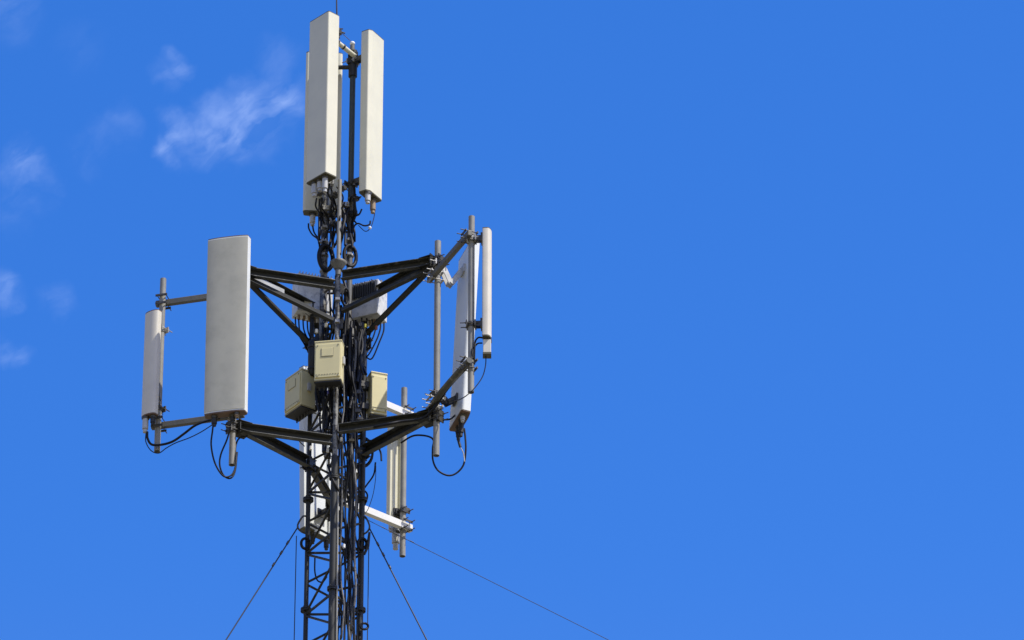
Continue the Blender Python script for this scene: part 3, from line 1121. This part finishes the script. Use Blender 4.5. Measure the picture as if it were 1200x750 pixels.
JL = 'black jumper cable curling between the topmost panels and their pipes'
top_j(((361.5, 262, .45), (362, 268, .45), (366, 275, .42), (372, 280, .36), (375, 288, .3)), 'lower left jumper cable below the hidden top panel')
top_j(((366, 262, .45), (368, 272, .42), (373, 279, .38), (377, 283, .3), (378, 296, .26)), 'black jumper cable looping left of the thick top pipe')
top_j(((371, 232, -.1), (370, 242, -.05), (375, 250, .1), (380, 262, .2)), JL)
top_j(((378, 232, -.12), (377, 243, -.05), (383, 252, .1), (385, 268, .18), (378, 285, .22)), JL)
top_j(((388, 236, -.1), (391, 246, 0), (385, 256, .1), (388, 270, .2), (392, 290, .2)), JL)
top_j(((424, 245, .1), (421, 251, .12), (416, 254, .15), (412, 262, .22), (414, 280, .22)), 'jumper cable from the inner socket of the top right panel')
top_j(((434, 259, .2), (433, 263, .2), (427, 264.5, .2), (419, 262, .22), (414, 268, .24), (412, 285, .22)), 'jumper cable from the taped socket of the top right panel')
top_j(((440, 243, .25), (438, 256, .24), (434, 267, .22), (428, 271, .22), (420, 264, .22)), 'thin drip loop below the top right panel', .005)
top_j(((398, 222, .0), (402, 232, .05), (399, 244, .1), (404, 256, .2), (402, 275, .2), (398, 292, .1)), JL)
top_j(((403, 240, .1), (407, 248, .15), (413, 256, .2), (418, 262, .2)), JL)
top_j(((386, 215, -.1), (384, 225, -.02), (389, 236, .05), (387, 250, .1), (391, 262, .15), (389, 300, .1)), JL, .014)
MB_ = MB().ball(at_y(433.5, 267, FL.y + .2), .02, 8, 6)
solo('cable_tag', MB_, M['tape_w'], 'tiny white tag on the cable under the top right panel', 'tag')
# more jumpers, crowded round the three pipes
for i in range(14):
    x = random.choice((random.uniform(372, 392), random.uniform(396, 416)))
    y0 = random.uniform(214, 250)
    pts = [(x, y0, random.uniform(-.05, .2))]
    for j in range(4):
        x += random.uniform(-5, 5)
        x = min(max(x, 374), 417)
        y0 += random.uniform(9, 18)
        pts.append((x, y0, random.uniform(-.03, .28)))
    top_j(pts, JL, random.choice((.010, .013, .015)))
# coils
def coil(label, cx, cy, Y, rx, ry, turns, tilt=0.0, r=.011, spread=.03):
    pts = []
    for i in range(turns * 14):
        a = 2 * math.pi * i / 14
        k_ = 1 + .06 * math.sin(i * .37)
        pts.append(at_y(cx + rx * k_ * math.cos(a) + tilt * math.sin(a), cy + ry * k_ * math.sin(a), Y + spread * math.sin(i * .21) + spread * math.cos(a)))
    return solo('cable_coil', MB().tube(spline(pts, 2), r, 8), M['cable'], label, 'cable coil', 'coils of spare cable')


coil('tight black cable coil on the thick pipe left of the dished collar', 382, 302, FL.y + .2, 8, 14, 5, 1, r=.022)
coil('black cable coil on the right pipe beside the dished collar', 410.5, 300, FL.y + .24, 7, 12, 4, 1, r=.019)
coil('small coil of black cable between the front leg and the finned radio unit', 405, 348, FL.y + .1, 4, 10, 3)
coil('loose coil of black cable right of the front cream box', 417, 398, RL.y - .1, 9, 16, 3)
coil('dark cable coil behind the lower right arm joint', 424, 530, RL.y + .02, 13, 17, 3)
coil('small black coil hanging at the left leg above the lowest guy', 358, 637, LL.y - .05, 5, 6, 4, r=.014)
coil('small black coil hanging at the right leg beside the guy wire', 424.5, 637, RL.y - .05, 5, 6, 4, r=.014)
coil('small coil at the bottom right of the mast', 427, 734, RL.y - .1, 4.5, 3.5, 4, r=.012)

# feeders running down the mast between front and right legs and behind
FG = 'feeder cables running down the mast'
FLb = 'black feeder cable running down the inside of the mast among many alike'
FLg = 'greyish feeder cable inside the mast'
for i in range(17):
    x0 = 398 + 17 * (i / 11) if i < 12 else 411 + 1.9 * (i - 12)
    dy = random.uniform(.04, .46)
    x0 += random.uniform(-1.5, 1.5)
    top = random.uniform(330, 400) if x0 < 407 else random.uniform(376, 410)
    pts = []
    yy = top
    while yy < 800:
        pts.append(at_y(x0 + random.uniform(-3.2, 3.2) - (yy - 400) * .006, yy, FL.y + dy + random.uniform(-.03, .03)))
        yy += random.uniform(24, 46)
    base = pts[-1]
    for z in (base.z - 4, 14, 6, .4):
        pts.append(Vector((base.x + random.uniform(-.02, .02), base.y, z)))
    grey = i in (3, 7, 11, 13)
    cable(pts, random.choice((.008, .011, .014)), 'cable_grey' if grey else 'cable', FLg if grey else FLb, FG, 'feeder_cable', 'cable', 4)
# shorter ones in the crowded upper core
for i in range(46):
    x0 = random.uniform(370, 427)
    dy = random.uniform(.05, .5)
    yy = random.uniform(372, 405) if (x0 > 408 or x0 < 384) else random.uniform(322, 400)
    end = yy + random.uniform(60, 130)
    pts = []
    while yy < end:
        pts.append(at_y(x0 + random.uniform(-4, 4), yy, FL.y + dy + random.uniform(-.05, .05)))
        yy += random.uniform(14, 26)
    cable(pts, random.choice((.011, .014, .018)), 'cable', 'short black jumper cable in the crowded core behind the front cream box', 'jumpers in the crowded core of the mast', k=5)
for i in range(18):
    x0 = random.uniform(368, 420)
    dy = random.uniform(.05, .45)
    yy = random.uniform(448, 480)
    end = yy + random.uniform(40, 110)
    pts = []
    while yy < end:
        pts.append(at_y(x0 + random.uniform(-4, 4), yy, FL.y + dy + random.uniform(-.05, .05)))
        yy += random.uniform(14, 24)
    grey = i % 5 == 0
    cable(pts, random.choice((.009, .012)), 'cable_grey' if grey else 'cable', 'short jumper cable twisting down below the front cream box', 'jumpers below the front cream box', k=5)

# thick dark conduits below the front box (seen as near black uprights)
for x, lab in ((380, 'thick black conduit below the front cream box, left one'), (390, 'thick black conduit below the front cream box, right one')):
    solo('conduit', MB().tube([at_y(x + .6, 452, FL.y + .22), at_y(x, 530, FL.y + .22)], .028, 10), M['black'], lab, 'conduit')

# cables under the radio units
for i, (x, y0) in enumerate(((346, 372), (350, 374), (355, 374), (360, 376))):
    cable([at_y(x, y0, LL.y - .1), at_y(x + 1, y0 + 12, LL.y - .12), at_y(x + 5, y0 + 22, LL.y - .1), at_y(x + 11, y0 + 32, LL.y - .05), at_y(x + 16, y0 + 42, LL.y)], .009, 'cable',
          'black cable drooping from the left grey radio unit into the mast', 'cables below the left radio unit')
for i, (x, y0, e) in enumerate(((450, 378, 20), (446, 376, 16), (441, 374, 12), (436, 374, 8), (430, 373, 4), (424, 372, 2))):
    cable([at_y(x, y0, RL.y - .1), at_y(x - .5, y0 + 10, RL.y - .1), at_y(x - 5, y0 + 22 + i, RL.y - .1), at_y(x - 14, y0 + 30 + e * .6, RL.y - .08), at_y(428 - i * 1.5, 418 + i, RL.y - .05)],
          .009, 'cable', 'black cable drooping from the finned radio unit into the mast', 'cables below the right radio unit')
# small loops and wires right of the lower mast
cable([at_y(422, 520, RL.y), at_y(432, 516, RL.y), at_y(441, 521, RL.y + .05), at_y(446, 530, RL.y + .1), at_y(447, 540, RL.y + .1)], .011, 'cable', 'black cable arching over the lower right arm joint')
cable([at_y(440, 542, RL.y), at_y(438, 556, RL.y), at_y(430, 568, RL.y), at_y(424, 576, RL.y)], .010, 'cable', 'black cable dropping from the lower right arm back to the right leg')
cable([at_y(424, 598, RL.y), at_y(429, 588, RL.y), at_y(430.5, 580, RL.y), at_y(427, 575.5, RL.y), at_y(423, 580, RL.y)], .010, 'cable', 'small narrow black loop on the right leg above the white beam')
cable([at_y(440.5, 546, RL.y), at_y(440, 562, RL.y), at_y(437, 580, RL.y), at_y(432, 595, RL.y), at_y(428, 602, RL.y)], .004, 'wire', 'very thin wire bowing out beside the right leg')
cable([at_y(347, 507, LL.y), at_y(350, 516, LL.y), at_y(357, 523, LL.y)], .006, 'cable', 'thin cable curl under the left cream box')
cable([at_y(369, 654, LL.y + .02), at_y(369, 670, LL.y + .02), at_y(372, 680, LL.y + .02), at_y(378, 682, LL.y + .05), at_y(383, 676, LL.y + .1)], .009, 'cable', 'drooping cable loop between left and front legs below the guy collars')
cable([at_y(384, 545, FL.y + .1), at_y(390, 562, FL.y - .05), at_y(397, 576, FL.y - .02), at_y(401, 592, FL.y + .1), at_y(402, 612, FL.y + .2)], .013, 'cable', 'thick black cable crossing behind the front leg to the right')
# pale conduit beside the front leg
solo('conduit', MB().tube([at_y(396.2, 560, FL.y - .02), at_y(394.8, 700, FL.y - .02), at_y(394.0, 780, FL.y - .02)], .012, 8), M['pole'], 'slim pale conduit along the right side of the front leg', 'conduit')

# clamps, taped joints and tags in the cable core: small hangers
HG = 'cable hangers on the mast'
for i in range(26):
    x = random.uniform(374, 422)
    y = random.uniform(380, 560)
    c = at_y(x, y, FL.y + random.uniform(.0, .3))
    b = MB()
    b.box(c, RT, Vector((0, 1, 0)), Z, random.uniform(.04, .08), .04, random.uniform(.03, .06))
    b.tube([c - RT * .045, c + RT * .045], .007, 6)
    solo('cable_hanger', b, M['clamp'], 'small dark metal cable hanger clipped inside the mast', 'cable hanger', HG, .003)
for i, (x, y, mm, lab) in enumerate(((428, 382, 'tape_y', 'yellow tape band on a cable under the finned radio unit'), (441, 384, 'tape_r', 'rust brown tape on a cable under the finned radio unit'),
                                     (382, 381, 'tape_w', 'white cable tag behind the left upper brace'), (371, 388, 'tape_w', 'white cable tag left of the front box lid'),
                                     (418, 389, 'tape_w', 'white cable tag right of the front box lid'), (385, 460, 'tape_b', 'violet tape on a cable below the front box'),
                                     (417, 466, 'tape_w', 'white tag between the mast and the right cream box'), (400, 515, 'tape_w', 'pale tag where the lower right arm meets the mast'),
                                     (384, 528, 'tape_w', 'round pale tag below the lower left arm'), (364, 525, 'tape_w', 'small white tag beneath the lower left arm'),
                                     (403, 640, 'tape_w', 'pale scrap caught low on the mast'), (417, 552, 'tape_w', 'white tag beside the lower right arm joint'),
                                     (396, 596, 'tape_w', 'white tag on the front leg beside the big lit panel'))):
    c = at_y(x, y, FL.y + (.02 if x < 410 else .25))
    b = MB().tube([c - Z * .022, c + Z * .022], .017, 8)
    solo('tape_band', b, M[mm], lab, 'tape')
# short white brace seen through the mast
b = MB().bar(at_y(403.5, 590, CEN.y + .5), at_y(411, 572, CEN.y + .55), Z, .03, .05)
solo('brace_strut', b, M['white_beam'], 'short white strut slanting between front and right legs', 'strut', None, .003)

# ---------------------------------------------------------------- guys and hanging wires
def guy(label, a, az, r_over_v, attach_leg, r=.008):
    t = thing('guy_wire', label, 'guy wire', a)
    d = Vector((math.sin(az), -math.cos(az), 0))
    foot = P3(a + d * (a.z * r_over_v), .0)
    pts = []
    for i in range(25):
        u_ = i / 24
        p_ = a.lerp(foot, u_)
        p_.z -= .5 * 4 * u_ * (1 - u_) * .25
        pts.append(p_)
    MB().tube(pts, r, 6).build('wire', M['wire'], t)
    sh = MB()
    lp = P3(attach_leg, a.z + .05)
    ring = [lp + (a - lp) * k_ + Vector((0, 0, z_)) for k_, z_ in ((0, .10), (.5, .12), (1.0, .04), (1.02, -.02), (.6, -.08), (0, -.12))]
    sh.tube(spline(ring, 5), .011, 8)
    sh.build('shackle', M['clamp'], t)
    dv = (foot - a).normalized()
    for s0 in (.25, .42, .62):
        MB().tube([a + dv * s0, a + dv * (s0 + .05)], r * 1.7, 8).build('wire_grip', M['clamp'], t)
    MB().prism(foot - Vector((.3, .3, .1)), RT, Vector((0, 1, 0)), Z, [(0, 0), (.6, 0), (.6, .6), (0, .6)], .35).build('ground_anchor', M['concrete'], t, .02)


gl = at_y(349.5, 617, LL.y - .05)
guy('taut guy wire slanting down left from the left leg', gl, R(-60), .535, LL)
gr_ = at_y(432.5, 618, RL.y - .05)
guy('taut guy wire slanting down right from the right leg', gr_, R(60), .485, RL)
gf = at_y(424, 606, RL.y + .05)
guy('fine guy wire running far out to the lower right', gf, R(96), 2.02, RL, .0035)
for x, Yw, lab in ((346.6, LL.y, 'thin wire hanging straight down left of the mast'), (431.5, RL.y, 'thin wire hanging straight down right of the mast')):
    p_ = at_y(x + .8, 628 if x < 400 else 632, Yw)
    q_ = P3(p_, 3.0)
    solo('hanging_wire', MB().tube([p_, p_.lerp(q_, .3), q_], .0055, 6), M['wire'], lab, 'wire')
# insulator strap beside the right leg
b = MB().tube([at_y(433, 624, RL.y - .05), at_y(431, 640, RL.y - .05)], [.014, .02], 8)
b.tube([at_y(431, 640, RL.y - .05), at_y(427, 650, RL.y - .05)], [.02, .012], 8)
solo('turnbuckle', b, M['black'], 'black turnbuckle hanging beside the right leg at the guy wire', 'turnbuckle')

for n_, P in (('FPA', FPA), ('NPA', NPA), ('NPB', NPB), ('FPB', FPB), ('NPC', NPC), ('FPC', FPC)):
    print(n_, tuple(round(v, 2) for v in (P - CEN)))

for x, y0, y1, Yo, lab in ((366.5, 398, 440, .30, 'black splice closure left of the front cream box'), (373, 392, 452, .34, 'long black splice closure tucked behind the front cream box'),
                           (424, 378, 440, .36, 'black splice closure above the right cream box'), (412, 384, 432, .25, 'black splice closure right of the front cream box')):
    a_, b_ = at_y(x, y0, FL.y + Yo), at_y(x - .8, y1, FL.y + Yo)
    d_ = (b_ - a_)
    m_ = MB().tube([a_, a_ + d_ * .06, a_ + d_ * .5, a_ + d_ * .94, b_], [.02, .048, .052, .048, .02], 12)
    for t_ in (.2, .8):
        m_.tube([a_ + d_ * t_, a_ + d_ * (t_ + .05)], .058, 12)
    solo('splice_closure', m_, M['black'], lab, 'splice closure')

# pipe clamps under the topmost panels
for i, (x, y, dY, ww, hh) in enumerate(((374, 226, .12, .10, .05), (385, 214, .05, .12, .06), (392, 228, .05, .08, .07), (401, 221, .10, .09, .05),
                                        (404, 240, .16, .10, .06), (416, 232, .20, .10, .05), (414, 250, .22, .09, .07), (382, 244, .16, .11, .06), (391, 262, .12, .07, .05))):
    c = at_y(x, y, FL.y + dY)
    a_ = R(-35 + 37 * (i % 3))
    s_ = Vector((math.cos(a_), math.sin(a_), 0))
    n_ = Vector((math.sin(a_), -math.cos(a_), 0))
    b = MB().box(c, s_, n_, Z, ww, .05, hh)
    for j in (-1, 1):
        q_ = c + s_ * ww * .36 * j
        b.tube([q_ + n_ * .07, q_ - n_ * .07], .008, 6)
        b.tube([q_ + n_ * .034, q_ + n_ * .046], .015, 6)
    solo('pipe_clamp', b, M['bolt' if i % 3 == 1 else 'clamp'], 'small bolted pipe clamp in the clutter below the topmost panels', 'clamp', 'bolted clamps below the topmost panels', .003)
